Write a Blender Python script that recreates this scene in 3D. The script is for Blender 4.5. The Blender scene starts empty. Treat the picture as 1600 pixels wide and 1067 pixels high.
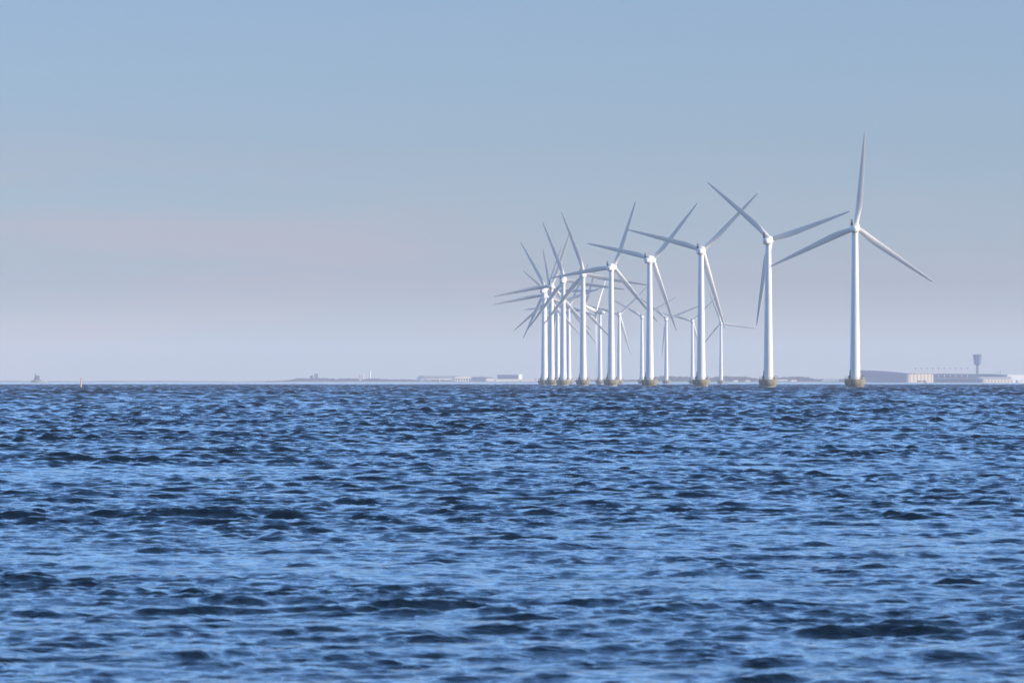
import bpy, bmesh, math, random
import numpy as np
from mathutils import Matrix, Vector

R = math.radians
S = bpy.context.scene
COL = S.collection
random.seed(7)
rng = np.random.default_rng(11)

# ------------------------------------------------------------------ camera
F = 7900.0            # focal length of the photograph in its own pixels (1600 wide)
EYE = 2.54            # eye height above the sea
HOR = 595.3           # photo row of the true horizon
cam_d = bpy.data.cameras.new("camera"); cam = bpy.data.objects.new("camera", cam_d); COL.objects.link(cam)
cam_d.sensor_width = 36.0
cam_d.lens = F / 1600 * 36
cam_d.clip_start = 0.5; cam_d.clip_end = 60000
cam.location = (0, 0, EYE)
cam.rotation_euler = (R(90) + math.atan((HOR - 533.5) / F), 0, 0)
cam_d.dof.use_dof = True; cam_d.dof.focus_distance = 2600; cam_d.dof.aperture_fstop = 6.7
S.camera = cam

# ------------------------------------------------------------------ sun and sky
SUN_AZ, SUN_EL = 103.0, 15.0      # clockwise from the view direction, above the horizon
W = bpy.data.worlds.new("World"); S.world = W; W.use_nodes = True
nt = W.node_tree; N = nt.nodes; L = nt.links
for n in list(N): N.remove(n)
out = N.new('ShaderNodeOutputWorld'); bg = N.new('ShaderNodeBackground')
sky = N.new('ShaderNodeTexSky'); sky.sky_type = 'NISHITA'; sky.sun_disc = False
sky.sun_elevation = R(SUN_EL); sky.sun_rotation = R(SUN_AZ)
sky.air_density = 1.0; sky.dust_density = 0.6; sky.ozone_density = 2.0
bg.inputs['Strength'].default_value = 0.11
# faint veil of high thin cloud low over the sea, laid out by direction
geo = N.new('ShaderNodeTexCoord'); sep = N.new('ShaderNodeSeparateXYZ'); L.new(geo.outputs['Generated'], sep.inputs[0])
ramp = N.new('ShaderNodeValToRGB'); L.new(sep.outputs['Z'], ramp.inputs[0])
cr = ramp.color_ramp; cr.interpolation = 'LINEAR'
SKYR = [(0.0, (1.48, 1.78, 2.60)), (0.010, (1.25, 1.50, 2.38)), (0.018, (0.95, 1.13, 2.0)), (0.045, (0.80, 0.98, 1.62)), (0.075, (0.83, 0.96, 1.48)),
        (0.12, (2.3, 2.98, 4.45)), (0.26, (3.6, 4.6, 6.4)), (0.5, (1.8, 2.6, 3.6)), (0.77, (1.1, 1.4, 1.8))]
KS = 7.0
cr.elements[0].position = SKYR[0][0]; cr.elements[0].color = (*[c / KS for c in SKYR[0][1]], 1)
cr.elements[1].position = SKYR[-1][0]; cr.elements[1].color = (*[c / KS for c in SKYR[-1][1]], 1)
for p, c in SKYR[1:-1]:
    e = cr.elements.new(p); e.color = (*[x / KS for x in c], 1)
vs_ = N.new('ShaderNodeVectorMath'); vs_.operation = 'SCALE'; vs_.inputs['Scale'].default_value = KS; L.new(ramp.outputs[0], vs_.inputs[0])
mul = N.new('ShaderNodeMix'); mul.data_type = 'RGBA'; mul.blend_type = 'MULTIPLY'; mul.inputs[0].default_value = 1.0
L.new(sky.outputs[0], mul.inputs[6]); L.new(vs_.outputs[0], mul.inputs[7])
mp = N.new('ShaderNodeMapping'); mp.inputs['Scale'].default_value = (14, 14, 120); mp.inputs['Rotation'].default_value = (0, R(0.4), 0)
L.new(geo.outputs['Generated'], mp.inputs[0])
cn = N.new('ShaderNodeTexNoise'); cn.inputs['Scale'].default_value = 1.0; cn.inputs['Detail'].default_value = 4; cn.inputs['Roughness'].default_value = 0.45
L.new(mp.outputs[0], cn.inputs['Vector'])
cmr = N.new('ShaderNodeMapRange'); cmr.inputs['From Min'].default_value = 0.42; cmr.inputs['From Max'].default_value = 0.64
cmr.inputs['To Min'].default_value = 0.0; cmr.inputs['To Max'].default_value = 1.0
L.new(cn.outputs[0], cmr.inputs['Value'])
mix2 = N.new('ShaderNodeMix'); mix2.data_type = 'RGBA'; mix2.blend_type = 'MULTIPLY'
# the veil lies low in the sky and mostly toward the left of the view
cb = N.new('ShaderNodeMapRange'); cb.interpolation_type = 'SMOOTHSTEP'; L.new(sep.outputs['X'], cb.inputs['Value'])
cb.inputs['From Min'].default_value = 0.05; cb.inputs['From Max'].default_value = -0.06; cb.inputs['To Min'].default_value = 0.35; cb.inputs['To Max'].default_value = 1.0
ce = N.new('ShaderNodeMapRange'); ce.interpolation_type = 'SMOOTHSTEP'; L.new(sep.outputs['Z'], ce.inputs['Value'])
ce.inputs['From Min'].default_value = 0.056; ce.inputs['From Max'].default_value = 0.036
cm1 = N.new('ShaderNodeMath'); cm1.operation = 'MULTIPLY'; L.new(cb.outputs[0], cm1.inputs[0]); L.new(ce.outputs[0], cm1.inputs[1])
cm2 = N.new('ShaderNodeMath'); cm2.operation = 'MULTIPLY'; L.new(cm1.outputs[0], cm2.inputs[0]); L.new(cmr.outputs[0], cm2.inputs[1])
L.new(cm2.outputs[0], mix2.inputs[0]); L.new(mul.outputs[2], mix2.inputs[6]); mix2.inputs[7].default_value = (1.15, 0.985, 0.965, 1)
# added tint: sky behind the camera dimmed and warmed to cut blue fill on turbines
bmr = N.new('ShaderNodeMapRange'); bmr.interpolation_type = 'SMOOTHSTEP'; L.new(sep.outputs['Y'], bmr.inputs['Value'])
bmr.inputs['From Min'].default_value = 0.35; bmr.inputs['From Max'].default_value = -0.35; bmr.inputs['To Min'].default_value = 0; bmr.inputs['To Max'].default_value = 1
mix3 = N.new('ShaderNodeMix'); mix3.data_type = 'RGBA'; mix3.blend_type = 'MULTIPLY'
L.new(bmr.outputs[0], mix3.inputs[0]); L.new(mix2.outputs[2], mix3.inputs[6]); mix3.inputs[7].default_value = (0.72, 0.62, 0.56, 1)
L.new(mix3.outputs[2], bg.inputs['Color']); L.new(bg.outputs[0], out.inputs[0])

sd = bpy.data.lights.new("sun", 'SUN'); sun = bpy.data.objects.new("sun", sd); COL.objects.link(sun)
sd.energy = 5.0; sd.angle = R(0.5); sd.color = (1.0, 0.86, 0.66)
to_sun = Vector((math.sin(R(SUN_AZ)) * math.cos(R(SUN_EL)), math.cos(R(SUN_AZ)) * math.cos(R(SUN_EL)), math.sin(R(SUN_EL))))
sun.rotation_euler = to_sun.to_track_quat('Z', 'Y').to_euler()
S.view_settings.view_transform = 'Standard'; S.view_settings.look = 'None'
S.view_settings.exposure = 0.0; S.view_settings.gamma = 1.0; S.view_settings.use_curve_mapping = False
S.cycles.volume_bounces = 1
S.cycles.max_bounces = 6

# ------------------------------------------------------------------ helpers
def at(px, py, D):
    """photo pixel at a distance -> point in the place"""
    return Vector(((px - 800) / F * D, D, EYE + (HOR - py) / F * D))

def mat(name, col, rough=0.6, var=0.0, scale=1.0, metallic=0.0, bump=0.0, stretch=(1, 1, 1), col2=None):
    m = bpy.data.materials.new(name); m.use_nodes = True
    t = m.node_tree; b = t.nodes['Principled BSDF']
    b.inputs['Roughness'].default_value = rough; b.inputs['Metallic'].default_value = metallic
    tc = t.nodes.new('ShaderNodeTexCoord'); mpn = t.nodes.new('ShaderNodeMapping'); mpn.inputs['Scale'].default_value = stretch
    no = t.nodes.new('ShaderNodeTexNoise'); no.inputs['Scale'].default_value = scale; no.inputs['Detail'].default_value = 5
    t.links.new(tc.outputs['Object'], mpn.inputs[0]); t.links.new(mpn.outputs[0], no.inputs['Vector'])
    r = t.nodes.new('ShaderNodeValToRGB'); t.links.new(no.outputs[0], r.inputs[0])
    c2 = col2 if col2 else tuple(max(0, c * (1 - var)) for c in col)
    r.color_ramp.elements[0].position = 0.35; r.color_ramp.elements[1].position = 0.65
    r.color_ramp.elements[0].color = (*c2, 1); r.color_ramp.elements[1].color = (*col, 1)
    t.links.new(r.outputs[0], b.inputs['Base Color'])
    if bump:
        bn = t.nodes.new('ShaderNodeBump'); bn.inputs['Strength'].default_value = bump
        t.links.new(no.outputs[0], bn.inputs['Height']); t.links.new(bn.outputs[0], b.inputs['Normal'])
    return m

M = dict(
    white=mat('turbine_white_paint', (0.82, 0.81, 0.79), 0.38, 0.12, 0.6, stretch=(1.5, 1.5, 0.12)),
    blade=mat('blade_gelcoat', (0.82, 0.765, 0.70), 0.42, 0.07, 0.3, stretch=(1, 1, 0.2)),
    concrete=mat('foundation_concrete', (0.34, 0.30, 0.22), 0.85, 0, 0.9, bump=0.15, stretch=(1, 1, 0.5), col2=(0.17, 0.165, 0.115)),
    weed=mat('wet_concrete', (0.10, 0.10, 0.055), 0.5, 0.4, 1.5),
    ice=mat('waterline_collar', (0.55, 0.55, 0.50), 0.6, 0.2, 1.5),
    rail=mat('galvanised_rail', (0.45, 0.45, 0.42), 0.5, 0.2, 3),
    yellow=mat('yellow_rail_paint', (0.65, 0.42, 0.05), 0.5, 0.2, 3),
    dark=mat('dark_metal', (0.05, 0.045, 0.05), 0.5, 0.2, 3),
    red=mat('red_crane_paint', (0.42, 0.13, 0.08), 0.5, 0.2, 3),
    orange=mat('orange_marker_paint', (0.70, 0.42, 0.15), 0.5, 0.15, 3),
    yellowband=mat('yellow_marker_paint', (0.74, 0.50, 0.24), 0.5, 0.15, 3),
    land=mat('shore_soil', (0.10, 0.105, 0.06), 0.95, 0.3, 0.01, col2=(0.07, 0.08, 0.04)),
    beach=mat('pale_sand', (0.42, 0.36, 0.30), 0.95, 0.2, 0.02),
    leaf=mat('tree_foliage', (0.040, 0.055, 0.035), 0.95, 0, 0.06, col2=(0.02, 0.032, 0.02)),
    bark=mat('tree_bark', (0.10, 0.075, 0.05), 0.9, 0.3, 2),
    darkwall=mat('grey_blue_cladding', (0.13, 0.17, 0.25), 0.7, 0.1, 0.02),  # even grey-blue base colour for walls, roofs and trim
    bluewall=mat('blue_cladding', (0.04, 0.105, 0.25), 0.6, 0.1, 0.02),
    cream=mat('cream_wall', (0.84, 0.74, 0.56), 0.8, 0.08, 0.05),
    pink=mat('pink_brick', (0.62, 0.38, 0.30), 0.8, 0.1, 0.05),
    pale=mat('pale_wall', (0.78, 0.74, 0.68), 0.8, 0.08, 0.05),
    whitewall=mat('white_wall', (0.82, 0.81, 0.78), 0.7, 0.05, 0.05),
    greyroof=mat('grey_roof', (0.26, 0.26, 0.28), 0.7, 0.1, 0.05),
    redroof=mat('red_tiled_roof', (0.30, 0.10, 0.06), 0.8, 0.2, 0.2),
    glass=mat('window_glass', (0.05, 0.07, 0.10), 0.15, 0.1, 0.2),
    bluebody=mat('tower_blue_glass', (0.04, 0.08, 0.15), 0.3, 0.1, 0.1),
    granite=mat('lighthouse_granite', (0.20, 0.17, 0.18), 0.85, 0.2, 0.3),
    redband=mat('red_mast_paint', (0.62, 0.10, 0.07), 0.5, 0.1, 1),
    steel=mat('pale_steel', (0.62, 0.62, 0.62), 0.4, 0.1, 0.5),
    green=mat('pale_green_paint', (0.42, 0.55, 0.45), 0.6, 0.1, 1),
    rock=mat('breakwater_rock', (0.20, 0.20, 0.19), 0.95, 0.3, 0.3),
)

class MB:
    """collects shapes and links them as ONE mesh object"""
    def __init__(s): s.v = []; s.f = []; s.smooth = []
    def add(s, vs, fs, smooth=False):
        o = len(s.v); s.v += [tuple(v) for v in vs]; s.f += [tuple(i + o for i in f) for f in fs]; s.smooth += [smooth] * len(fs)
    def box(s, x0, x1, y0, y1, z0, z1):
        s.add([(x0,y0,z0),(x1,y0,z0),(x1,y1,z0),(x0,y1,z0),(x0,y0,z1),(x1,y0,z1),(x1,y1,z1),(x0,y1,z1)],
              [(3,2,1,0),(4,5,6,7),(0,1,5,4),(1,2,6,5),(2,3,7,6),(3,0,4,7)])
    def tube(s, a, b, ra, rb=None, n=8, cap=True):
        rb = ra if rb is None else rb
        a = Vector(a); b = Vector(b); d = (b - a).normalized()
        u = d.orthogonal().normalized(); w = d.cross(u)
        vs = []
        for p, r in ((a, ra), (b, rb)):
            for k in range(n):
                t = 2 * math.pi * k / n; vs.append(p + u * (r * math.cos(t)) + w * (r * math.sin(t)))
        fs = [(k, (k + 1) % n, n + (k + 1) % n, n + k) for k in range(n)]
        if cap: fs += [tuple(range(n - 1, -1, -1)), tuple(range(n, 2 * n))]
        s.add(vs, fs, n > 6)
    def lathe(s, prof, n=32, c=(0, 0), cap=True):
        vs = []
        for r, z in prof:
            for k in range(n):
                t = 2 * math.pi * k / n; vs.append((c[0] + r * math.cos(t), c[1] + r * math.sin(t), z))
        fs = []
        for i in range(len(prof) - 1):
            for k in range(n):
                k2 = (k + 1) % n; fs.append((i * n + k, i * n + k2, (i + 1) * n + k2, (i + 1) * n + k))
        s.add(vs, fs, True)
        if cap:
            o = (len(prof) - 1) * n
            s.add([vs[o + k] for k in range(n)], [tuple(range(n))]); s.add([vs[k] for k in range(n)], [tuple(range(n - 1, -1, -1))])
    def loft(s, rings, smooth=True):
        n = len(rings[0]); vs = [p for r in rings for p in r]; fs = []
        for i in range(len(rings) - 1):
            for k in range(n):
                k2 = (k + 1) % n; fs.append((i * n + k, i * n + k2, (i + 1) * n + k2, (i + 1) * n + k))
        fs += [tuple(range(n - 1, -1, -1)), tuple(range((len(rings) - 1) * n, len(rings) * n))]
        s.add(vs, fs, smooth)
    def prism(s, pts, y0, y1):
        """outline in x,z pushed along y"""
        n = len(pts); s.add([(x, y0, z) for x, z in pts] + [(x, y1, z) for x, z in pts],
              [tuple(range(n)), tuple(range(2 * n - 1, n - 1, -1))] + [(k, n + k, n + (k + 1) % n, (k + 1) % n) for k in range(n)])
    def build(s, name, m, parent=None, fix=True):
        me = bpy.data.meshes.new(name); me.from_pydata(s.v, [], s.f)
        me.polygons.foreach_set('use_smooth', s.smooth)
        if fix:
            bm = bmesh.new(); bm.from_mesh(me); bmesh.ops.recalc_face_normals(bm, faces=bm.faces); bm.to_mesh(me); bm.free()
        me.materials.append(m); me.update()
        o = bpy.data.objects.new(name, me); COL.objects.link(o)
        if parent: o.parent = parent
        return o

def tag(o, label=None, cat=None, group=None, kind=None):
    if label: o['label'] = label
    if cat: o['category'] = cat
    if group: o['group'] = group
    if kind: o['kind'] = kind
    return o

def empty(name, loc=(0, 0, 0), rz=0.0):
    o = bpy.data.objects.new(name, None); COL.objects.link(o); o.empty_display_size = 1
    o.location = loc; o.rotation_euler = (0, 0, rz); return o

def kids(o): return [c for c in bpy.data.objects if c.parent == o]
def copy_tree(o, parent=None):
    c = o.copy(); COL.objects.link(c); c.parent = parent
    for ch in kids(o): copy_tree(ch, c)
    return c

# ------------------------------------------------------------------ the sea
def build_sea():
    # rings of distance
    D = [1.5]
    while D[-1] < 15000:
        d = D[-1]
        if d < 24: st = 0.35
        elif d < 36: st = 0.10
        elif d < 46: st = 0.055
        elif d < 1350: st = 0.055 + (d - 46) * 0.0009
        elif d < 4600: st = 1.25
        else: st = 1.25 + (d - 4600) * 0.02
        D.append(d + st)
    D[-1] = 15000.0
    D = np.array(D); nr = len(D)
    # bearings: fine ahead, coarse round the back
    fine = np.arange(-0.128, 0.128, 0.00052)
    side = []; a = fine[-1]; st = 0.00052
    while True:
        st = min(st * 1.06, 0.06); a += st
        if a >= math.pi - 0.02: break
        side.append(a)
    side = np.array(side)
    A = np.concatenate([-side[::-1], fine, side]); nc = len(A)
    DD, AA = np.meshgrid(D, A, indexing='ij')
    X = (DD * np.sin(AA)).ravel(); Y = (DD * np.cos(AA)).ravel()
    sr = np.gradient(D); sa = np.gradient(A)
    step = np.maximum(sr[:, None] * np.abs(np.cos(AA)) , 0) 
    step = np.maximum(sr[:, None], DD * sa[None, :] * 0.7).ravel().astype(np.float32)
    X = X.astype(np.float32); Y = Y.astype(np.float32)
    Z = np.zeros_like(X); HX = np.zeros_like(X); HY = np.zeros_like(X)
    # wind waves running toward the camera
    nw = 170
    lam = np.exp(np.linspace(math.log(0.16), math.log(16.0), nw)) * np.exp(rng.normal(0, 0.012, nw))
    order = rng.permutation(nw)
    wind = -math.pi / 2 + R(8)
    # the finest chop the grid can carry at each place sets where its spectrum peaks
    peak = np.maximum(1.05, 2.2 * step)
    hump = np.clip(1.4 - step, 0, 1)
    def slope_of(l):
        a = 0.029 * np.exp(-(np.maximum(0, np.log(l / peak)) / 0.60) ** 2)
        return (a + 0.0095 * math.exp(-(math.log(l / 4.8) / 0.42) ** 2) * hump).astype(np.float32)
    RR = np.hypot(X, Y)
    full = (0.0265 + 0.0095 * np.clip((RR - 90) / 260, 0, 1)) ** 2 * 140
    got = np.zeros_like(X)
    for l in lam:
        got += (slope_of(l) * np.clip((l / step - 1.5) / 1.0, 0, 1)) ** 2
    gain = np.clip(np.sqrt(full / np.maximum(got, 1e-9)), 0.5, 4.5).astype(np.float32)
    gain *= (1 - 0.80 * np.clip((RR - 3600) / 1300, 0, 1))
    # patches of rougher and calmer water (gusts, wave groups)
    def patches(scale, n, seed):
        r2 = np.random.default_rng(seed); v = np.zeros_like(X)
        for _ in range(n):
            kk = 2 * math.pi / (scale * math.exp(r2.normal(0, .5))); t = r2.uniform(0, math.pi)
            v += np.sin(kk * math.cos(t) * X + kk * 0.8 * math.sin(t) * Y + r2.uniform(0, 6.28)).astype(np.float32)
        return v / math.sqrt(n / 2)
    g1 = np.clip(1 + .24 * patches(5.0, 9, 3) + .18 * patches(38.0, 7, 4), .6, 1.6)
    g2 = np.clip(1 + .18 * patches(16.0, 8, 5) + .12 * patches(90.0, 6, 6), .5, 1.4)
    for i in order:
        l = lam[i]; k = 2 * math.pi / l
        spread = 0.31 if l > 1.3 else 0.31 + 0.30 * (1.3 - l)
        th = wind + rng.normal(0, spread)
        
        ph = rng.uniform(0, 2 * math.pi)
        w = np.clip((l / step - 1.5) / 1.0, 0, 1)
        idx = np.nonzero(w > 0)[0]
        if len(idx) == 0: continue
        xs = X[idx]; ys = Y[idx]; ws = (w * slope_of(l) * gain * (g1 if l < 2.0 else g2))[idx] / k
        cx, cy = math.cos(th), math.sin(th)
        p = (np.float32(k * cx) * xs + np.float32(k * cy) * ys + np.float32(ph))
        sn = np.sin(p); cs = np.cos(p)
        Z[idx] += ws * cs
        HX[idx] -= ws * sn * cx * 0.65; HY[idx] -= ws * sn * cy * 0.65
    X += HX; Y += HY; Z -= 0.38
    co = np.empty((nr * nc, 3), np.float32); co[:, 0] = X; co[:, 1] = Y; co[:, 2] = Z
    i = np.arange(nr - 1)[:, None] * nc; j = np.arange(nc - 1)[None, :]
    q = np.stack([i + j, i + j + 1, i + nc + j + 1, i + nc + j], axis=-1).reshape(-1, 4)[:, ::-1]
    # close the ring behind the camera
    ii = np.arange(nr - 1) * nc
    q2 = np.stack([ii + nc - 1, ii, ii + nc, ii + nc + nc - 1], axis=-1)[:, ::-1]
    q = np.concatenate([q, q2]).astype(np.int32)
    me = bpy.data.meshes.new('sea')
    me.vertices.add(len(co)); me.vertices.foreach_set('co', co.ravel())
    me.loops.add(q.size); me.loops.foreach_set('vertex_index', q.ravel())
    me.polygons.add(len(q)); me.polygons.foreach_set('loop_start', np.arange(0, q.size, 4, dtype=np.int32))
    me.polygons.foreach_set('use_smooth', np.ones(len(q), bool))
    me.update(calc_edges=True)
    print('sea verts', len(co), 'rows', nr, 'cols', nc)
    o = bpy.data.objects.new('sea', me); COL.objects.link(o)
    m = bpy.data.materials.new('sea_water'); m.use_nodes = True; t = m.node_tree; b = t.nodes['Principled BSDF']
    b.inputs['Base Color'].default_value = (0.007, 0.018, 0.032, 1); b.inputs['Roughness'].default_value = 0.09
    b.inputs['IOR'].default_value = 1.333
    tc = t.nodes.new('ShaderNodeTexCoord')
    last = None
    for sc, dist, stretch, det in ((0.16, 0.30, (1, 1.6, 1), 3), (1.8, 0.075, (1, 1.8, 1), 5), (9.0, 0.020, (1, 1.7, 1), 4)):
        mpn = t.nodes.new('ShaderNodeMapping'); mpn.inputs['Scale'].default_value = stretch; mpn.inputs['Rotation'].default_value = (0, 0, R(7))
        no = t.nodes.new('ShaderNodeTexNoise'); no.inputs['Scale'].default_value = sc; no.inputs['Detail'].default_value = det
        t.links.new(tc.outputs['Object'], mpn.inputs[0]); t.links.new(mpn.outputs[0], no.inputs['Vector'])
        bn = t.nodes.new('ShaderNodeBump'); bn.inputs['Strength'].default_value = 1.0; bn.inputs['Distance'].default_value = dist
        t.links.new(no.outputs[0], bn.inputs['Height'])
        if last: t.links.new(last.outputs[0], bn.inputs['Normal'])
        last = bn
    t.links.new(last.outputs[0], b.inputs['Normal'])
    me.materials.append(m)
    tag(o, 'choppy deep blue sea reaching from the camera to the horizon', kind='structure')
build_sea()

# ------------------------------------------------------------------ wind turbines
HUBZ, TILT, OVER = 64.0, R(5), 3.9

def superring(y, hw, hh, zc, e=2.6, n=28):
    r = []
    for k in range(n):
        t = 2 * math.pi * k / n; c, s = math.cos(t), math.sin(t)
        r.append((hw * math.copysign(abs(c) ** (2 / e), c), y, zc + hh * math.copysign(abs(s) ** (2 / e), s)))
    return r

def blade_mesh():
    mb = MB(); n = 14
    xs = [0.5 * (1 - math.cos(math.pi * i / n)) for i in range(n + 1)]
    def foil(c, tc, camb, circ):
        up, lo = [], []
        for x in xs:
            yt = 5 * tc * (0.2969 * math.sqrt(x) - 0.126 * x - 0.3516 * x * x + 0.2843 * x ** 3 - 0.1036 * x ** 4)
            yc = camb * 4 * x * (1 - x)
            yr = 0.5 * math.sqrt(max(0, 1 - (2 * x - 1) ** 2))
            up.append((x, (yc + yt) * (1 - circ) + yr * circ)); lo.append((x, (yc - yt) * (1 - circ) - yr * circ))
        pts = up + lo[-2:0:-1]
        return [((x - (0.32 * (1 - circ) + 0.5 * circ)) * c, -y * c) for x, y in pts]
    spec = [(0.9, 1.95, 1, 1.0, 14), (2.0, 1.95, 1, 1.0, 14), (3.2, 2.02, .88, .85, 14), (4.6, 2.2, .66, .55, 13.5), (6.2, 2.42, .48, .25, 12.5),
            (8.0, 2.60, .36, .05, 11), (10.5, 2.60, .29, 0, 9), (14, 2.40, .25, 0, 7), (18, 2.13, .22, 0, 5), (22, 1.87, .2, 0, 3.5), (26, 1.6, .18, 0, 2.2),
            (30, 1.30, .17, 0, 1.2), (33.5, 1.02, .16, 0, .6), (36, .76, .16, 0, .2), (37.6, .50, .16, 0, 0), (38.5, .18, .16, 0, 0)]
    rings = []
    for r, c, tc, circ, tw in spec:
        a = R(tw + 3.0); ring = []
        for x, y in foil(c, tc, 0.03, circ):
            # leading edge (negative x) turned away from the camera
            X = x * math.cos(a) + y * math.sin(a); Y = -x * math.sin(a) + y * math.cos(a)
            ring.append((X, Y + math.sin(R(1.5)) * r - 0.0006 * r * r * 0.5, r))
        rings.append(ring)
    mb.loft(rings)
    return mb

def make_turbine():
    root = empty('wind_turbine')
    f = MB()
    f.lathe([(3.0, -1.5), (3.1, 0.0), (3.3, 0.4), (3.7, 0.8), (4.02, 1.25), (4.2, 1.75), (4.26, 2.2), (4.22, 2.7), (4.12, 3.05), (3.98, 3.25), (2.0, 3.27)], 48)
    fo = f.build('foundation', M['concrete'], root)
    g = MB(); g.lathe([(3.08, -1.4), (3.12, -0.5), (3.24, -0.25), (3.36, -0.1), (3.36, 0.08), (3.2, 0.12)], 48)
    g.build('waterline_collar', M['ice'], fo)
    r = MB()
    n = 20
    for k in range(n):
        t = 2 * math.pi * (k + .5) / n; x, y = 3.92 * math.cos(t), 3.92 * math.sin(t)
        r.tube((x, y, 3.2), (x, y, 4.32), .045, n=5)
        t2 = 2 * math.pi * (k + 1.5) / n; x2, y2 = 3.92 * math.cos(t2), 3.92 * math.sin(t2)
        for z in (3.75, 4.3): r.tube((x, y, z), (x2, y2, z), .04, n=5)
    r.build('railing', M['rail'], fo)
    l = MB()
    for s in (-.3, .3):
        l.tube((-3.1 + s * .75, -3.35 + -s * .65 - .55, -.5), (-2.6 + s * .75, -3.0 - s * .65 - .5, 4.3), .07, n=6)
    for k in range(9):
        z = .1 + k * .45; q = (z + .5) / 4.8
        a = Vector((-3.1 - .22, -3.35 + .2 - .55, -.5)).lerp(Vector((-2.6 - .22, -3.0 + .2 - .5, 4.3)), q)
        b = Vector((-3.1 + .22, -3.35 - .2 - .55, -.5)).lerp(Vector((-2.6 + .22, -3.0 - .2 - .5, 4.3)), q)
        l.tube(a, b, .04, n=5)
    l.build('boat_ladder', M['weed'], fo)
    # davit crane beside the tower, right
    d = MB(); d.tube((2.7, -1.2, 3.2), (2.7, -1.2, 4.9), .13, n=8); d.tube((2.7, -1.2, 4.8), (3.9, -1.8, 4.45), .10, n=8); d.box(2.35, 3.0, -1.5, -.9, 3.27, 4.2)
    d.build('davit_crane', M['red'], fo)
    # cabinet and stair column on the left side of the tower
    c = MB(); c.tube((-2.25, -.7, 3.2), (-2.05, -.65, 7.0), .16, n=8); c.box(-2.75, -2.25, -1.3, -.6, 3.27, 4.75); c.tube((-2.25, -.7, 6.9), (-1.8, -.5, 6.9), .09, n=6)
    c.build('equipment_mast', M['dark'], fo)
    t = MB()
    prof = []
    for k in range(13):
        q = k / 12; z = 3.26 + q * (62.4 - 3.26)
        prof.append((2.04 - 0.80 * q + 0.10 * (1 - q) ** 6, z))
    t.lathe(prof, 40)
    to = t.build('tower', M['white'], root)
    for z in (22.0, 43.0):
        q = (z - 3.26) / 59.1; rr = 2.04 - .8 * q + .012
        b = MB(); b.lathe([(rr, z), (rr + .03, z + .02), (rr + .03, z + .14), (rr, z + .16)], 40, cap=False)
        b.build('flange_seam', M['white'], to, fix=False)
    dr = MB(); a0 = R(-70)
    for k in range(5):
        pass
    dr.prism([(-.45, 3.9), (.45, 3.9), (.45, 5.9), (.3, 6.1), (-.3, 6.1), (-.45, 5.9)], -2.16, -1.95)
    do = dr.build('tower_door', M['greyroof'], to); do.rotation_euler = (0, 0, R(-75))
    # nacelle: rear toward -Y, rotor toward +Y
    na = MB()
    na.loft([superring(y, hw, hh, zc, e) for y, hw, hh, zc, e in (
        (-4.6, .55, .5, -.25, 2.2), (-4.45, .95, .95, -.25, 2.2), (-3.9, 1.28, 1.30, -.2, 2.3), (-3.2, 1.36, 1.40, -.15, 2.5), (-3.12, 1.62, 1.66, 0, 3.2),
        (-2.6, 1.72, 1.80, .05, 3.6), (0, 1.76, 1.88, .08, 3.8), (1.6, 1.72, 1.84, .06, 3.6), (2.35, 1.58, 1.66, 0, 3.0), (2.65, 1.3, 1.35, 0, 2.4))])
    no = na.build('nacelle', M['white'], root)
    ye = MB(); ye.lathe([(1.3, -2.1), (1.42, -1.95), (1.42, -1.35)], 28); ye.build('yaw_ring', M['white'], no)
    ms = MB()
    for x in (-1.15, -.70):
        ms.tube((x, -3.0, 1.2), (x, -3.15, 3.7), .30, .08, n=8); ms.tube((x - .25, -3.12, 3.4), (x + .25, -3.12, 3.4), .05, n=6)
    ms.build('weather_mast', M['dark'], no)
    ha = MB(); ha.box(-.6, .6, -1.6, .6, 1.85, 2.06); ha.build('roof_hatch', M['white'], no)
    hb = MB()
    hb.loft([superring(y, w, w, 0, 2.0) for y, w in ((-1.15, 1.2), (-1.0, 1.38), (0, 1.5), (.8, 1.42), (1.4, 1.1), (1.85, .65), (2.0, .15))])
    ho = hb.build('rotor_hub', M['white'], root)
    bm0 = blade_mesh()
    b0 = bm0.build('blade', M['blade'], ho)
    b1 = b0.copy(); COL.objects.link(b1); b1.parent = ho; b1.rotation_euler = (0, R(120), 0)
    b2 = b0.copy(); COL.objects.link(b2); b2.parent = ho; b2.rotation_euler = (0, R(240), 0)
    return root

def pose(root, X, D, psi, theta, wob=0):
    root.location = (X, D, 0)
    az = math.degrees(math.atan2(X, D))
    head = Matrix.Rotation(-R(psi + az), 4, 'Z') @ Matrix.Rotation(TILT, 4, 'X')
    for c in kids(root):
        if c.name.startswith('nacelle'):
            c.matrix_local = Matrix.Translation((0, 0, HUBZ)) @ head
        elif c.name.startswith('rotor_hub'):
            c.matrix_local = Matrix.Translation((0, 0, HUBZ)) @ head @ Matrix.Translation((0, OVER, 0)) @ Matrix.Rotation(R(theta), 4, 'Y')

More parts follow.
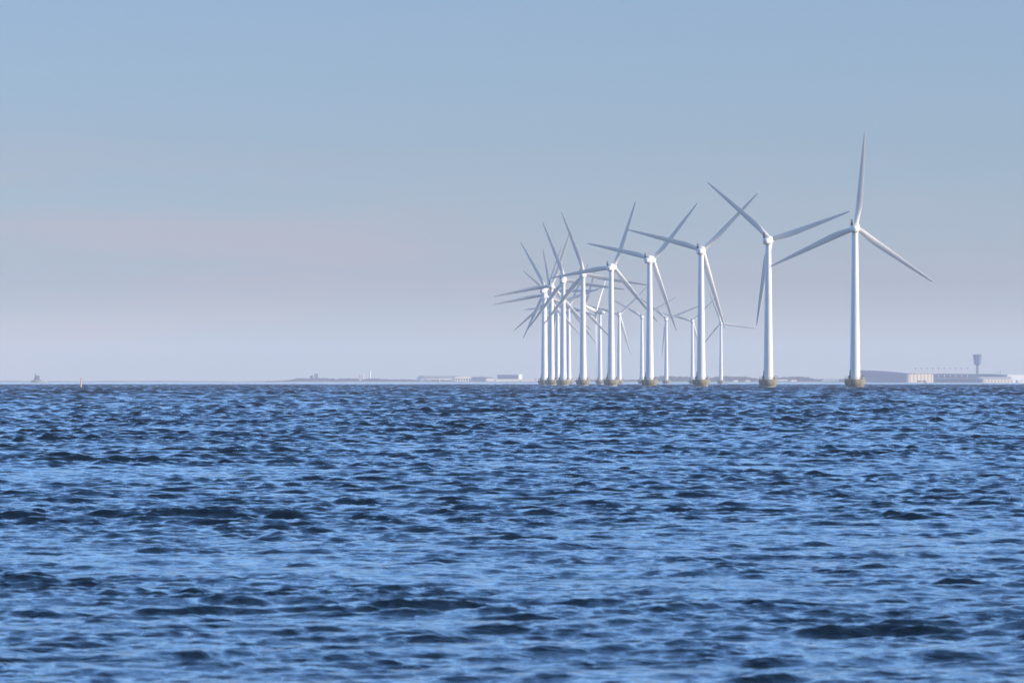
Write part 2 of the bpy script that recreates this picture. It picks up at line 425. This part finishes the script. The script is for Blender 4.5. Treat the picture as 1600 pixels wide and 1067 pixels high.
TURB = [  # photo column of the tower foot, yaw, clockwise angle of the first blade, label
 (1336, 6, 5.6, 'tallest white wind turbine at the right end of the row, one blade almost straight up'),
 (1200.5, 17, 71.5, 'second tallest white wind turbine, one blade hanging down beside its tower'),
 (1095.5, 12, 45, 'third tallest white wind turbine, between the second and fourth tallest'),
 (1015, 26, 42.5, 'fourth tallest white wind turbine, its nacelle turned partly sideways, left of the third tallest'),
 (955, 22, 21, 'fifth tallest white wind turbine, left blade reaching across the turbine to its left'),
 (911, 12, 340, 'sixth tallest white wind turbine, standing left of the fifth tallest, upper blade leaning left'),
 (880, 16, 339, 'seventh tallest white wind turbine, brightly lit upper blade leaning left over the left cluster'),
 (861.5, 5, 19, 'eighth tallest white wind turbine, its left blade passing in front of the leftmost nacelle'),
 (850, 26, 330.5, 'leftmost white wind turbine of the row, blades to upper left and lower left'),
 (851.5, 4, 19, 'white wind turbine hidden behind the leftmost tower, long blade pointing left'),
 (859.5, 14, 351, 'far white wind turbine behind the left cluster with one nearly upright sunlit blade'),
 (871, 12, 311.5, 'far white wind turbine, slim tower in the left cluster between the eighth and seventh tallest'),
 (888.5, 10, 25, 'far white wind turbine, slim tower hard against the right side of the seventh tallest'),
 (911, 14, 17, 'far white wind turbine whose tower is hidden behind the sixth tallest'),
 (937.5, -72, 39, 'far white wind turbine seen side-on, between the sixth and fifth tallest towers'),
 (967.5, 6, 45, 'far white wind turbine just right of the fifth tallest, one blade pointing to lower right'),
 (1003, 4, 60, 'far white wind turbine close against the left side of the fourth tallest tower'),
 (1041, 8, 68, 'far white wind turbine standing alone between the fourth and third tallest towers'),
 (1082, 4, 44, 'far white wind turbine hard against the left side of the third tallest tower'),
 (1126.5, 3, 339, 'smallest white wind turbine, farthest away, between the third and second tallest'),
]
proto = make_turbine()
proto_tree_done = False
roots = [proto]
for i in range(1, len(TURB)):
    roots.append(copy_tree(proto))
for i, (o, (px, psi, th, lab)) in enumerate(zip(roots, TURB)):
    D = 2030 + 176.7 * i
    tag(o, lab, 'wind turbine', 'offshore wind turbines standing in a curved row')
    pose(o, (px - 800) / F * D, D, psi, th)
    if psi < -40:   # rotor turned to the left: blades run the other way round seen from here
        pass
print('turbines done')

exec_coast = True
# ------------------------------------------------------------------ sea marks
def spar_buoy():
    D = 2110; p = at(126.3, 604.8, D)
    root = empty('marker_buoy', (p.x, D, 0))
    tag(root, 'slim orange and yellow spar buoy standing in the water near the left edge', 'buoy')
    b = MB(); b.lathe([(.36, -1), (.38, .4), (.28, .8), (.22, 1.2), (.2, 2.2)], 16); b.build('float', M['yellowband'], root)
    b = MB(); b.lathe([(.21, 2.2), (.2, 3.3), (.12, 3.4)], 16); b.build('spar', M['orange'], root)
    b = MB()
    for r_ in (0, 90):
        c, s = math.cos(R(r_ + 45)), math.sin(R(r_ + 45))
        b.tube((-.5 * c, -.5 * s, 3.4), (.5 * c, .5 * s, 4.0), .05, n=6); b.tube((.5 * c, .5 * s, 3.4), (-.5 * c, -.5 * s, 4.0), .05, n=6)
    b.tube((0, 0, 3.3), (0, 0, 3.8), .07, n=6)
    b.build('topmark', M['orange'], root)
spar_buoy()

# ------------------------------------------------------------------ the far shore
def shore_D(px):
    return float(np.interp(px, [-2500, 430, 860, 1300, 3600], [11600, 11200, 10700, 9700, 9000]))

def build_land():
    """low coastal land: a beach slope, then flat ground"""
    pxs = [410 + i * 4 for i in range(int((3300 - 410) / 4))]
    mb = MB(); bb = MB(); rowsn = []
    for i, px in enumerate(pxs):
        d = shore_D(px) + 25 * math.sin(px * .05) + 14 * math.sin(px * .17 + 1)
        e = min(1, (px - 410) / 60)
        rowsn.append([((px - 800) / F * dd, dd, z) for dd, z in ((d, -1.0), (d + 30, 0.45), (d + 70, 1.1 * e + .3), (d + 160, 1.9 * e + .3), (d + 2600, 3.0 * e + .3), (d + 2700, -2))])
    vs = [p for r in rowsn for p in r]; n = 6
    fs = [(i * n + k, (i + 1) * n + k, (i + 1) * n + k + 1, i * n + k + 1) for i in range(len(rowsn) - 1) for k in range(2, n - 1)]
    mb.add(vs, fs, True); tag(mb.build('land', M['land'], fix=True), 'low dark coastal land along the far shore', kind='structure')
    bb.add(vs, [(i * n + k, (i + 1) * n + k, (i + 1) * n + k + 1, i * n + k + 1) for i in range(len(rowsn) - 1) for k in range(0, 2)], True)
    tag(bb.build('beach', M['beach'], fix=True), 'pale sand strip along the far shore', kind='structure')
    # a thin line of much more distant coast along the left horizon
    mb = MB(); rows2 = []
    for i in range(260):
        px = -2500 + i * 12.0; d = 14300
        h = 2.6 + 0.5 * math.sin(i * .31) + .4 * math.sin(i * .93 + 2)
        rows2.append([((px - 800) / F * dd, dd, z) for dd, z in ((d, -1.0), (d + 30, h), (d + 400, h + .3), (d + 430, -1))])
    vs = [p for r in rows2 for p in r]; n = 4
    mb.add(vs, [(i * n + k, (i + 1) * n + k, (i + 1) * n + k + 1, i * n + k + 1) for i in range(len(rows2) - 1) for k in range(3)], True)
    tag(mb.build('far_coast', M['land'], fix=True), 'very thin dark line of distant coast on the left horizon', kind='structure')
build_land()

def crown_blob(mb, x, y, z, r, h, rnd):
    """one ragged clump of foliage faces"""
    n = 34
    for k in range(n):
        t = rnd.uniform(0, 2 * math.pi); u = rnd.uniform(-0.75, 1); q = math.sqrt(max(0, 1 - u * u)) * rnd.uniform(.55, 1.05)
        c = Vector((x + r * q * math.cos(t), y + r * q * math.sin(t), z + h * .5 * (u + 1)))
        s_ = r * rnd.uniform(.28, .5)
        a = Vector((rnd.uniform(-1, 1), rnd.uniform(-1, 1), rnd.uniform(-1, 1))).normalized(); b = a.orthogonal().normalized(); d = a.cross(b)
        mb.add([c + b * s_, c + d * s_, c - b * s_ * .9, c - d * s_ * .8 + a * s_ * .3], [(0, 1, 2, 3)])

def woods():
    rnd = random.Random(5)
    mb = MB()
    prof_x = [415, 436, 462, 520, 560, 640, 700, 760, 860, 900, 1000, 1018, 1030, 1060, 1098, 1108, 1130, 1175, 1192, 1212, 1235, 1262, 1275, 1300, 1345, 1460, 1620, 1900]
    prof_h = [0.3, 1.5, 4.2, 5.2, 4.4, 3.4, 2.0, 2.0, 2.6, 2.8, 3.4, 5.6, 8.2, 7.2, 7.6, 6.0, 7.8, 6.8, 5.0, 6.4, 7.0, 6.8, 4.2, 4.2, 3.6, 2.5, 2.5, 3.5]
    px = 418.0
    while px < 1900:
        hpx = float(np.interp(px, prof_x, prof_h)) * (0.72 + .38 * (0.5 + .5 * math.sin(px * .11) * math.sin(px * .043 + 1)) + rnd.uniform(-.12, .12))
        D = shore_D(px) + rnd.uniform(190, 420); h = max(1.2, hpx * D / F * 1.0)
        r = min(6.5, .45 * h + 2.0)
        crown_blob(mb, (px - 800) / F * D, D, 1.0, r, h, rnd)
        px += rnd.uniform(1.0, 2.4)
    o = mb.build('coastal_woods', M['leaf'], fix=False)
    tag(o, 'dark band of far-off shoreline woodland behind the turbines', kind='stuff')
woods()

def tree(px, D, h, lab):
    rnd = random.Random(int(px)); root = empty('tree', ((px - 800) / F * D, D, 1.6)); tag(root, lab, 'tree', 'single trees above the far shoreline woods')
    t = MB(); t.tube((0, 0, -.5), (0, 0, h * .55), .45, .2, n=8)
    for k in range(4): t.tube((0, 0, h * (.3 + .06 * k)), (2.2 * math.cos(k * 1.7), 2.2 * math.sin(k * 1.7), h * (.55 + .05 * k)), .16, .06, n=6)
    t.build('trunk', M['bark'], root)
    c = MB()
    for k in range(7): crown_blob(c, rnd.uniform(-2.6, 2.6), rnd.uniform(-2.6, 2.6), h * rnd.uniform(.25, .5), 2.6, h * .45, rnd)
    c.build('crown', M['leaf'], root, fix=False)
for px, h, lab in ((531, 7.5, 'small rounded tree standing above the low woods on the left shore'),
                   (1034, 12.5, 'dark tall tree at the left end of the woods right of the fourth tallest turbine'),
                   (1062, 11.5, 'dark tree in the woods halfway between the fourth and third tallest turbines'),
                   (1134, 11.5, 'dark tree on the shore just right of the smallest turbine'),
                   (1262, 9.5, 'dark rounded tree midway between the two tallest turbines')):
    tree(px, shore_D(px) + 230, h, lab)

def block(name, lab, cat, px0, px1, ytop, ybase, D, depth, rot, wall, roof=None, roof_h=0.0, over=0.0, group=None, extra=None):
    """a building: pixel columns and rows of its front at distance D -> real size there"""
    k = D / F; w = (px1 - px0) * k / math.cos(R(rot)); cx = ((px0 + px1) / 2 - 800) * k
    z1 = EYE + (HOR - ytop) * k; z0 = min(1.0, EYE + (HOR - ybase) * k) - .5
    root = empty(name, (cx, D, z0), R(rot)); tag(root, lab, cat, group)
    h = z1 - z0 - roof_h
    m = MB(); m.box(-w / 2, w / 2, 0, depth, 0, h); m.build('wall', M[wall], root)
    if roof:
        m = MB()
        if roof_h > 0.8:
            m.add([(-w/2-over, -over, h), (w/2+over, -over, h), (w/2+over, depth+over, h), (-w/2-over, depth+over, h), (-w/2-over, depth/2, h+roof_h), (w/2+over, depth/2, h+roof_h)],
                  [(0,1,5,4),(2,3,4,5),(1,2,5),(3,0,4),(3,2,1,0)])
        else: m.box(-w/2-over-.2, w/2+over+.2, -over-.2, depth+over+.2, h, h + max(.3, roof_h))
        m.build('roof', M[roof], root)
    if extra: extra(root, w, h, depth)
    return root

def windows(rows, cols, fw=.6, fh=.45, mt='glass', zoff=.18):
    def f(root, w, h, depth):
        m0 = None
        m = MB(); cw, ch = w / cols, h / rows
        m.box(-cw * fw / 2, cw * fw / 2, -.12, .02, 0, ch * fh)
        m0 = m.build('window', M[mt], root)
        first = True
        for r_ in range(rows):
            for c_ in range(cols):
                o = m0 if first else m0.copy()
                if not first: COL.objects.link(o); o.parent = root
                first = False
                o.location = (-w / 2 + cw * (c_ + .5), 0, ch * (r_ + zoff + .1))
    return f

# -- left shore
SD = shore_D
block('office_block', 'small dark square block, lower of two, above the left end of the far shore', 'building', 485, 489, 586.5, 596, SD(487)+260, 7, 12, 'darkwall', 'greyroof', .4, extra=windows(3, 2))
def mastx(root, w, h, depth):
    m = MB(); m.tube((w*.25, 2, h), (w*.25, 2, h + 3.5), .25, .12, n=6); m.build('aerial', M['dark'], root)
    windows(4, 3)(root, w, h, depth)
block('tower_block', 'dark square tower block with rooftop aerial on the left shore', 'building', 492, 497, 583.5, 596, SD(494)+260, 8, 12, 'darkwall', 'greyroof', .4, extra=mastx)
def silos(root, w, h, depth): pass
k_ = (SD(564)+260) / F
root = empty('grain_silos', ((561-800)*k_, SD(564)+260, 1), 0); tag(root, 'cluster of pale striped silos beside a taller white tower, far left shore', 'silo')
for i in range(3):
    m = MB(); r_ = 1.25*k_; zt = EYE + (HOR-584)*k_ - 1
    m.lathe([(r_, -1), (r_, zt-.6), (r_*.9, zt-.1), (r_*.2, zt)], 16, c=(r_ + i*2.08*r_, 0)); m.build('silo_drum', M['cream' if i != 1 else 'pale'], root)
m = MB(); m.box(0, 7.6*k_, 1.1*r_, 1.1*r_+5, 0, EYE + (HOR-585)*k_-1); m.build('wall', M['pink'], root)
root = empty('water_tower', ((577.5-800)*k_, SD(577)+300, 1)); tag(root, 'tall slender white tower right of the striped silos on the far left shore', 'tower')
zt = EYE + (HOR-578)*k_ - 1
m = MB(); m.lathe([(1.7*k_, -1), (1.55*k_, zt*.55), (1.45*k_, zt*.9)], 20); m.build('shaft', M['whitewall'], root)
m = MB(); m.lathe([(1.7*k_, zt*.9), (1.7*k_, zt*.96), (.5*k_, zt)], 20); m.build('cap', M['pale'], root)

def hangar(lab, px0, px1, ytop, D, rot, wall, roof, depth=45, slope_left=0.0):
    k = D / F; w = (px1-px0)*k/math.cos(R(rot)); h = EYE + (HOR-ytop)*k - 1
    root = empty('hangar', (((px0+px1)/2-800)*k, D, 1.0), R(rot)); tag(root, lab, 'hangar')
    m = MB(); sl = slope_left*k
    m.prism([(-w/2, -1), (w/2, -1), (w/2, h*.62), (-w/2, h*.45 if sl else h*.62)], 0, depth); m.build('wall', M[wall], root)
    m = MB(); pts = [(-w/2, h*.45 if sl else h*.62), (w/2, h*.62), (w/2, h), (-w/2+sl, h)]
    m.prism(pts, -.4, depth+.4); m.build('roof', M[roof], root)
    m = MB()
    n = max(3, int(w/14)); dw = w/n
    m.box(-dw*.4, dw*.4, -.15, .02, -.5, h*.4); d0 = m.build('hangar_door', M['greyroof'], root)
    for i in range(n):
        o = d0 if i == 0 else d0.copy()
        if i: COL.objects.link(o); o.parent = root
        o.location = (-w/2+dw*(i+.5), 0, 0)
    return root
hangar('long low grey roofed hangar with sloping left end on the left shore', 658, 716, 587.0, SD(690)+240, 14, 'pale', 'greyroof', slope_left=4)
block('warehouse', 'pale pink low warehouse directly right of the long grey hangar', 'building', 711, 736, 588.3, 596, SD(720)+200, 20, 20, 'cream', 'pink', .8, extra=windows(1, 6))
def stacks(root, w, h, depth):
    for x in (-.36, -.02, .1):
        m = MB(); m.tube((w*x, 4, h), (w*x, 4, h+3.2), .9, .8, n=10); m.build('chimney', M['darkwall'], root)
block('power_station', 'blue-grey works building with short chimneys between warehouse and blue hangar', 'building', 736, 765, 589.0, 596, SD(750)+180, 25, -16, 'darkwall', 'greyroof', .6, extra=stacks)
block('workshop', 'small pale workshop with red roof, right of the blue-grey works building', 'building', 760, 772, 590, 596, SD(765)+150, 12, 15, 'cream', 'redroof', 1.4, .3)
def endwall(root, w, h, depth):
    m = MB(); m.box(w/2+.02, w/2+2.6, -.5, depth+.3, -1, h+1.4); m.build('end_wall', M['whitewall'], root)
    m = MB(); m.box(-w/2, w/2, -.2, 0, h*.80, h*.98); m.build('fascia', M['darkwall'], root)
block('big_hangar', 'large blue hangar with bright white end wall left of the turbines', 'hangar', 777, 809, 585.5, 596, SD(792)+260, 40, -10, 'bluewall', 'darkwall', .5, extra=endwall)
block('storage_shed', 'long low cream storage shed in front of the blue hangar', 'building', 775, 812, 592.0, 597, SD(792)+150, 12, 12, 'cream', 'pale', .5)
block('jetty_shed', 'low cream shed between blue hangar and the leftmost turbine', 'building', 814, 836, 592.8, 597, SD(825)+150, 10, 12, 'cream', 'greyroof', .5)
block('shore_office', 'low cream office with dark flat roof nearest the leftmost turbine foot', 'building', 838, 858, 591.8, 597, SD(845)+200, 12, 15, 'pale', 'darkwall', .7, .6)

# pale slender masts behind the turbines
def slim_mast(px, ytop, D, r, lab, mt, disc):
    k = D / F; h = EYE + (HOR-ytop)*k
    root = empty('radio_mast', ((px-800)*k, D, 0)); tag(root, lab, 'mast')
    m = MB(); m.tube((0, 0, 0), (0, 0, h), r, r*.6, n=8); m.build('pole', M[mt], root)
    m = MB()
    for j in range(3): m.tube((-disc, 0, h-1.2-j*6), (disc, 0, h-1.2-j*6), r*.5, n=6)
    m.build('crossarm', M[mt], root)
slim_mast(931.5, 571, SD(931)+300, .9, 'tall pale green mast between the sixth and fifth tallest turbines', 'green', 3.0)
slim_mast(925.5, 577, SD(925)+320, .35, 'thin pale mast just left of the pale green mast', 'steel', 1.2)
slim_mast(897, 577, SD(897)+320, .35, 'thin pale mast just left of the sixth tallest turbine foot', 'steel', 1.2)

# -- shore between the turbines
block('shore_house', 'low white house on the shore just right of the second tallest turbine', 'house', 1216, 1231, 592.3, 597, SD(1223)+90, 10, 18, 'whitewall', 'greyroof', 1.0, .3, extra=windows(1, 5))
block('boat_house', 'small red roofed boat house among trees, middle of gap between tallest two', 'house', 1237, 1245, 592.0, 597, SD(1241)+80, 9, 18, 'whitewall', 'redroof', 2.4, .4)
block('cottage', 'small cream cottage on the shore right of the smallest turbine', 'house', 1147, 1153, 592.8, 597, SD(1150)+90, 8, 18, 'cream', 'redroof', 1.6, .4)
block('farmhouse', 'tiny cream farmhouse left of the second tallest turbine foot', 'house', 1166, 1172, 592.8, 597, SD(1170)+90, 8, 18, 'pale', 'redroof', 1.6, .4)
# terminal with a curved roof
def terminal():
    D = SD(1298)+160; k = D/F
    root = empty('terminal_hall', ((1298-800)*k, D, 1)); tag(root, 'white low hall with shallow arched roof left of the tallest turbine', 'building')
    w = 27*k; pts = [(-w/2, 3.6)] + [(-w/2 + w*i/12, 3.6 + 3.6*math.sin(math.pi*i/12)) for i in range(1, 12)] + [(w/2, 3.6)]
    m = MB(); m.prism([(-w/2+1, -1), (w/2-1, -1), (w/2-1, 3.6), (-w/2+1, 3.6)], 0, 22); m.build('wall', M['whitewall'], root)
    m = MB(); m.prism([(-w/2, 3.1)] + pts + [(w/2, 3.1)], -1, 23); m.build('roof', M['steel'], root)
terminal()

# -- airport at the right
def big_hall():
    D = 9700; k = D/F; z = lambda y: EYE + (HOR-y)*k
    x = lambda px: (px-1300)*k
    rot = -14
    root = empty('maintenance_hall', ((1300-800)*k, D, 0), R(rot)); tag(root, 'huge dark blue hall with sloping roofline right behind the tallest turbine', 'hangar')
    c = math.cos(R(rot))
    q = lambda px: x(px)/c
    m = MB(); m.prism([(q(1338), -1), (q(1421), -1), (q(1421), z(584.3)), (q(1402), z(582.2)), (q(1375), z(579.8)), (q(1345), z(578.6)), (q(1338), z(579.4))], 0, 90); m.build('wall', M['bluewall'], root)
    # light steel roof trusses leaning over the roof edge
    base = None
    for i, px in enumerate(np.arange(1352, 1420, 7.2)):
        zt = float(np.interp(px, [1345, 1375, 1402, 1421], [578.6, 579.8, 582.2, 584.3]))
        if base is None:
            m = MB(); m.tube((0, 1, -1.2), (-8.0, 1, 2.6), .75, n=6); m.tube((-8.0, 1, 2.6), (-8.0, 20, 2.6), .6, n=6); m.tube((-8.0, 1, 2.6), (-9.0, 1, .4), .4, n=6)
            base = m.build('roof_truss', M['whitewall'], root); o = base
        else:
            o = base.copy(); COL.objects.link(o); o.parent = root
        o.location = (q(px)+3, -1.2, z(zt))
    m = MB(); m.box(q(1345), q(1421), -.4, 0, z(594), z(592.6)); m.build('plinth', M['darkwall'], root)
big_hall()

def stripes(root, w, h, depth):
    n = 7; dw = w/n
    m = MB(); m.box(-.9, .9, -.35, -.02, .4, h-.6); p0 = m.build('pilaster', M['pink'], root)
    for i in range(n):
        o = p0 if i == 0 else p0.copy()
        if i: COL.objects.link(o); o.parent = root
        o.location = (-w/2 + dw*(i+.5), 0, 0)
block('terminal_block', 'bright cream block with reddish vertical strips, right of the dark blue hall', 'building', 1419, 1459, 583.8, 597, 9250, 9, 22, 'cream', 'redroof', .7, .5, extra=stripes)
def low_roof():
    D = 9600; k = D/F; z = lambda y: EYE + (HOR-y)*k
    root = empty('departure_hall', ((1515-800)*k, D, 0), R(-8)); tag(root, 'long low slate blue hall running behind the red and white masts', 'building')
    q = lambda px: (px-1515)*k
    m = MB(); m.prism([(q(1450), -1), (q(1575), -1), (q(1575), z(588.6)), (q(1450), z(588.6))], 1, 60); m.build('wall', M['darkwall'], root)
    m = MB(); m.prism([(q(1449), z(588.6)), (q(1576), z(588.6)), (q(1570), z(585.8)), (q(1552), z(584.3)), (q(1500), z(584.0)), (q(1470), z(583.6)), (q(1449), z(584.6))], 0, 61); m.build('roof', M['bluewall'], root)
low_roof()
def glass_block():
    def f(root, w, h, depth): windows(2, 14, .7, .5)(root, w, h, depth)
    block('pier_building', 'low grey-blue glazed pier building under the row of masts', 'building', 1462, 1535, 591.2, 597, 9150, 18, -10, 'darkwall', 'steel', .6, extra=f)
glass_block()
block('freight_shed', 'bright cream low freight shed near the right edge at the waterline', 'building', 1536, 1584, 592.6, 597.4, 9060, 8, 20, 'cream', 'pink', .6, .3, extra=windows(1, 9, .5, .35))
block('grey_hall', 'pale grey flat hall above and behind the cream freight shed', 'building', 1530, 1580, 588.4, 597, 9300, 20, 6, 'steel', 'greyroof', .5)
block('white_hall', 'white flat roofed hall cut off by the right edge of the picture', 'building', 1573, 1625, 585.2, 597, 9400, 10, 20, 'whitewall', 'pale', .5)
block('quay_shed', 'small white shed at the waterline at the far right edge', 'building', 1590, 1612, 594.2, 597.6, 9040, 10, 16, 'whitewall', 'greyroof', .6)

# radar pole
slim_mast(1559, 580.5, 9380, .45, 'short dark pole with small head right of the control tower', 'dark', 1.0)
slim_mast(1563, 577.8, 9500, .35, 'thin dark pole with small crossarms, second right of the control tower', 'dark', 1.8)

def control_tower():
    D = 9350; k = D/F; z = lambda y: EYE + (HOR-y)*k
    root = empty('control_tower', ((1527-800)*k, D, 0)); tag(root, 'airport control tower with flared blue top on a slim stem', 'control tower')
    m = MB(); m.box(-1.9*k, 0.3*k, -1.6*k, 1.6*k, 0, z(569)); m.build('shaft', M['granite'], root)
    m = MB(); m.box(.7*k, 1.9*k, -1.2*k, 1.2*k, 0, z(569)); m.build('lift_shaft', M['darkwall'], root)
    def octa(rx, zz): return [(rx*math.cos(R(22.5+45*i)), rx*math.sin(R(22.5+45*i)), zz) for i in range(8)]
    m = MB(); m.loft([octa(3.0*k, z(570.6)), octa(5.4*k, z(568.8)), octa(5.7*k, z(566)), octa(6.5*k, z(559.5))], False); m.build('cab_base', M['bluewall'], root)
    m = MB(); m.loft([octa(6.5*k, z(559.5)+.02), octa(7.3*k, z(555.2))], False); m.build('cab_glass', M['bluebody'], root)
    m = MB(); m.loft([octa(7.5*k, z(555.2)+.02), octa(7.5*k, z(554.4)), octa(4*k, z(553.4))], False); m.build('roof', M['darkwall'], root)
    m = MB(); m.tube((6*k, 0, z(554)), (6*k, 0, z(551.5)), .25, n=6); m.build('aerial', M['dark'], root)
control_tower()

def light_mast(px, ytop, D):
    k = D/F; h = EYE + (HOR-ytop)*k
    root = empty('floodlight_mast', ((px-800)*k, D, 0))
    prev = None; nb = 7
    for i in range(nb):
        m = MB(); z0, z1 = h*i/nb, h*(i+1)/nb - .01
        m.tube((0, 0, z0), (0, 0, z1), .62 - .03*i, .60 - .03*i, n=8)
        m.build('mast_band', M['redband' if i % 2 == 0 else 'whitewall'], root)
    m = MB(); m.tube((-2.3, 0, h), (2.3, 0, h), .3, n=6); m.tube((0, -2, h), (0, 2, h), .3, n=6)
    for s in (-2.2, 0, 2.2): m.box(s-.55, s+.55, -.7, .3, h+.1, h+1.0)
    m.build('lamp_head', M['darkwall'], root)
    return root
lm = light_mast(1430, 575.5, 9500)
ords = ['first', 'second', 'third', 'fourth', 'fifth', 'sixth', 'seventh', 'eighth', 'ninth', 'tenth']
for i in range(10):
    o = lm if i == 0 else copy_tree(lm)
    px = 1430.5 + i * 9.0; D = 9500 + 0*i
    o.location = ((px-800)/F*D, D, 0)
    tag(o, f'red and white floodlight mast, {ords[i]} from the left in its row', 'mast', 'red and white floodlight masts in a row at the airport')

def bush_row(): pass
def shrub(px, D, w, h, lab):
    root = empty('shrub', ((px-800)/F*D, D, .8)); tag(root, lab, 'shrub', 'dark shrubs in front of the airport buildings')
    rnd = random.Random(int(px)); c = MB()
    for k in range(5): crown_blob(c, rnd.uniform(-w/2, w/2), rnd.uniform(-1, 1), 0, 1.6, h, rnd)
    c.build('crown', M['leaf'], root, fix=False)
    m = MB(); m.tube((0, 0, -.6), (0, 0, h*.6), .2, .1, n=6); m.build('stem', M['bark'], root)
for px, w, lab in ((1435.5, 5, 'dark shrub at the left foot of the bright cream block'), (1444, 6, 'dark shrub at the middle foot of the bright cream block'),
                   (1474, 8, 'dark wide shrub in front of the glazed pier building, left one'), (1490, 9, 'dark wide shrub in front of the glazed pier building, right one')):
    shrub(px, 9080, w, 2.6, lab)

# -- boats and the lighthouse
def motor_boat():
    D = 6200; k = D/F; root = empty('motor_boat', ((1447-800)*k, D, 0)); tag(root, 'tiny white motor boat on the water below the bright cream block', 'boat')
    m = MB(); rings = []
    for x, hw, zk in ((-2.6, .95, -.2), (-1.2, 1.15, -.35), (.8, 1.1, -.35), (2.2, .6, -.1), (3.0, .08, .5)):
        rings.append([(x, -hw, 1.05), (x, -hw*.8, .3), (x, 0, zk), (x, hw*.8, .3), (x, hw, 1.05), (x, 0, 1.12)])
    m.loft(rings, False); m.build('hull', M['whitewall'], root)
    m = MB(); m.loft([[(-1.2, -.8, 1.05), (-1.2, .8, 1.05), (-1.1, .7, 2.1), (-1.1, -.7, 2.1)], [(1.1, -.7, 1.05), (1.1, .7, 1.05), (.5, .6, 2.1), (.5, -.6, 2.1)]], False)
    m.build('cabin', M['whitewall'], root)
    m = MB(); m.box(-.7, .6, -.82, -.72, 1.45, 1.85); m.build('window', M['glass'], root)
motor_boat()

def lighthouse():
    D = 9000; k = D/F; z = lambda y: EYE + (HOR-y)*k; x = lambda px: (px-57.5)*k
    root = empty('lighthouse', ((57.5-800)*k, D, 0)); tag(root, 'dark stone lighthouse on a low base standing in the sea, far left', 'lighthouse')
    m = MB(); m.lathe([(9.8*k, -1), (9.6*k, .4), (9.0*k, z(595.0)), (8.0*k, z(594.2)), (7.6*k, z(593.8))], 28); m.build('base', M['rock'], root)
    m = MB(); m.lathe([(2.6*k, z(593.6)), (2.0*k, z(590)), (1.3*k, z(586.6)), (1.15*k, z(586.2))], 20, c=(x(55.6), 0)); m.build('tower', M['granite'], root)
    m = MB(); m.lathe([(1.5*k, z(586.2)), (1.5*k, z(585.9)), (.8*k, z(585.8)), (.8*k, z(584.6)), (1.0*k, z(584.5)), (.15*k, z(583.6))], 16, c=(x(55.6), 0)); m.build('lantern_room', M['dark'], root)
    m = MB(); m.box(x(57), x(61.5), -2.4*k, 1*k, z(593.6), z(587.4)); m.build('keepers_house', M['granite'], root)
    m = MB(); m.box(x(56.8), x(61.7), -2.6*k, 1.2*k, z(587.4)+.01, z(586.8)); m.build('roof', M['greyroof'], root)
    mm = MB(); mm.tube((x(62.4), 0, z(594)), (x(62.4), 0, z(577.6)), .62, .5, n=8)
    ma = mm.build('mast', M['steel'], root)
    mm = MB(); mm.box(x(57.6), x(64.2), -.8, .8, z(578.3), z(576.7)); mm.tube((x(62.4), 0, z(574.6)), (x(62.4), 0, z(577.2)), .2, n=6)
    mm.build('crossarm', M['whitewall'], ma)
    return
lighthouse()
def sail():
    D = 8600; k = D/F; root = empty('sailing_boat', ((71-800)*k, D, 0)); tag(root, 'tiny white boat just right of the lighthouse', 'boat')
    m = MB(); rings = []
    for x, hw in ((-3.2, .8), (-1, 1.3), (1.4, 1.1), (3.4, .1)):
        rings.append([(x, -hw, 1.2), (x, -hw*.7, .3), (x, 0, -.3), (x, hw*.7, .3), (x, hw, 1.2), (x, 0, 1.25)])
    m.loft(rings, False); m.build('hull', M['whitewall'], root)
    m = MB(); m.box(-1.6, 1.2, -.8, .8, 1.2, 2.3); m.build('cabin', M['whitewall'], root)
sail()

# ------------------------------------------------------------------ haze over the water
def haze():
    m = MB(); m.box(-16500, 16500, -16500, 16500, -3.2, 116)
    me = m.build('haze', bpy.data.materials.new('sea_haze'))
    mt = me.data.materials[0]; mt.use_nodes = True; t = mt.node_tree
    for n in list(t.nodes): t.nodes.remove(n)
    o = t.nodes.new('ShaderNodeOutputMaterial'); v = t.nodes.new('ShaderNodeVolumePrincipled')
    v.inputs['Color'].default_value = (0.88, 0.90, 0.975, 1); v.inputs['Density'].default_value = 6.8e-5; v.inputs['Anisotropy'].default_value = 0.0
    t.links.new(v.outputs[0], o.inputs['Volume'])
    me.visible_shadow = True
    tag(me, 'thin blue sea haze over the whole water', kind='stuff')
haze()
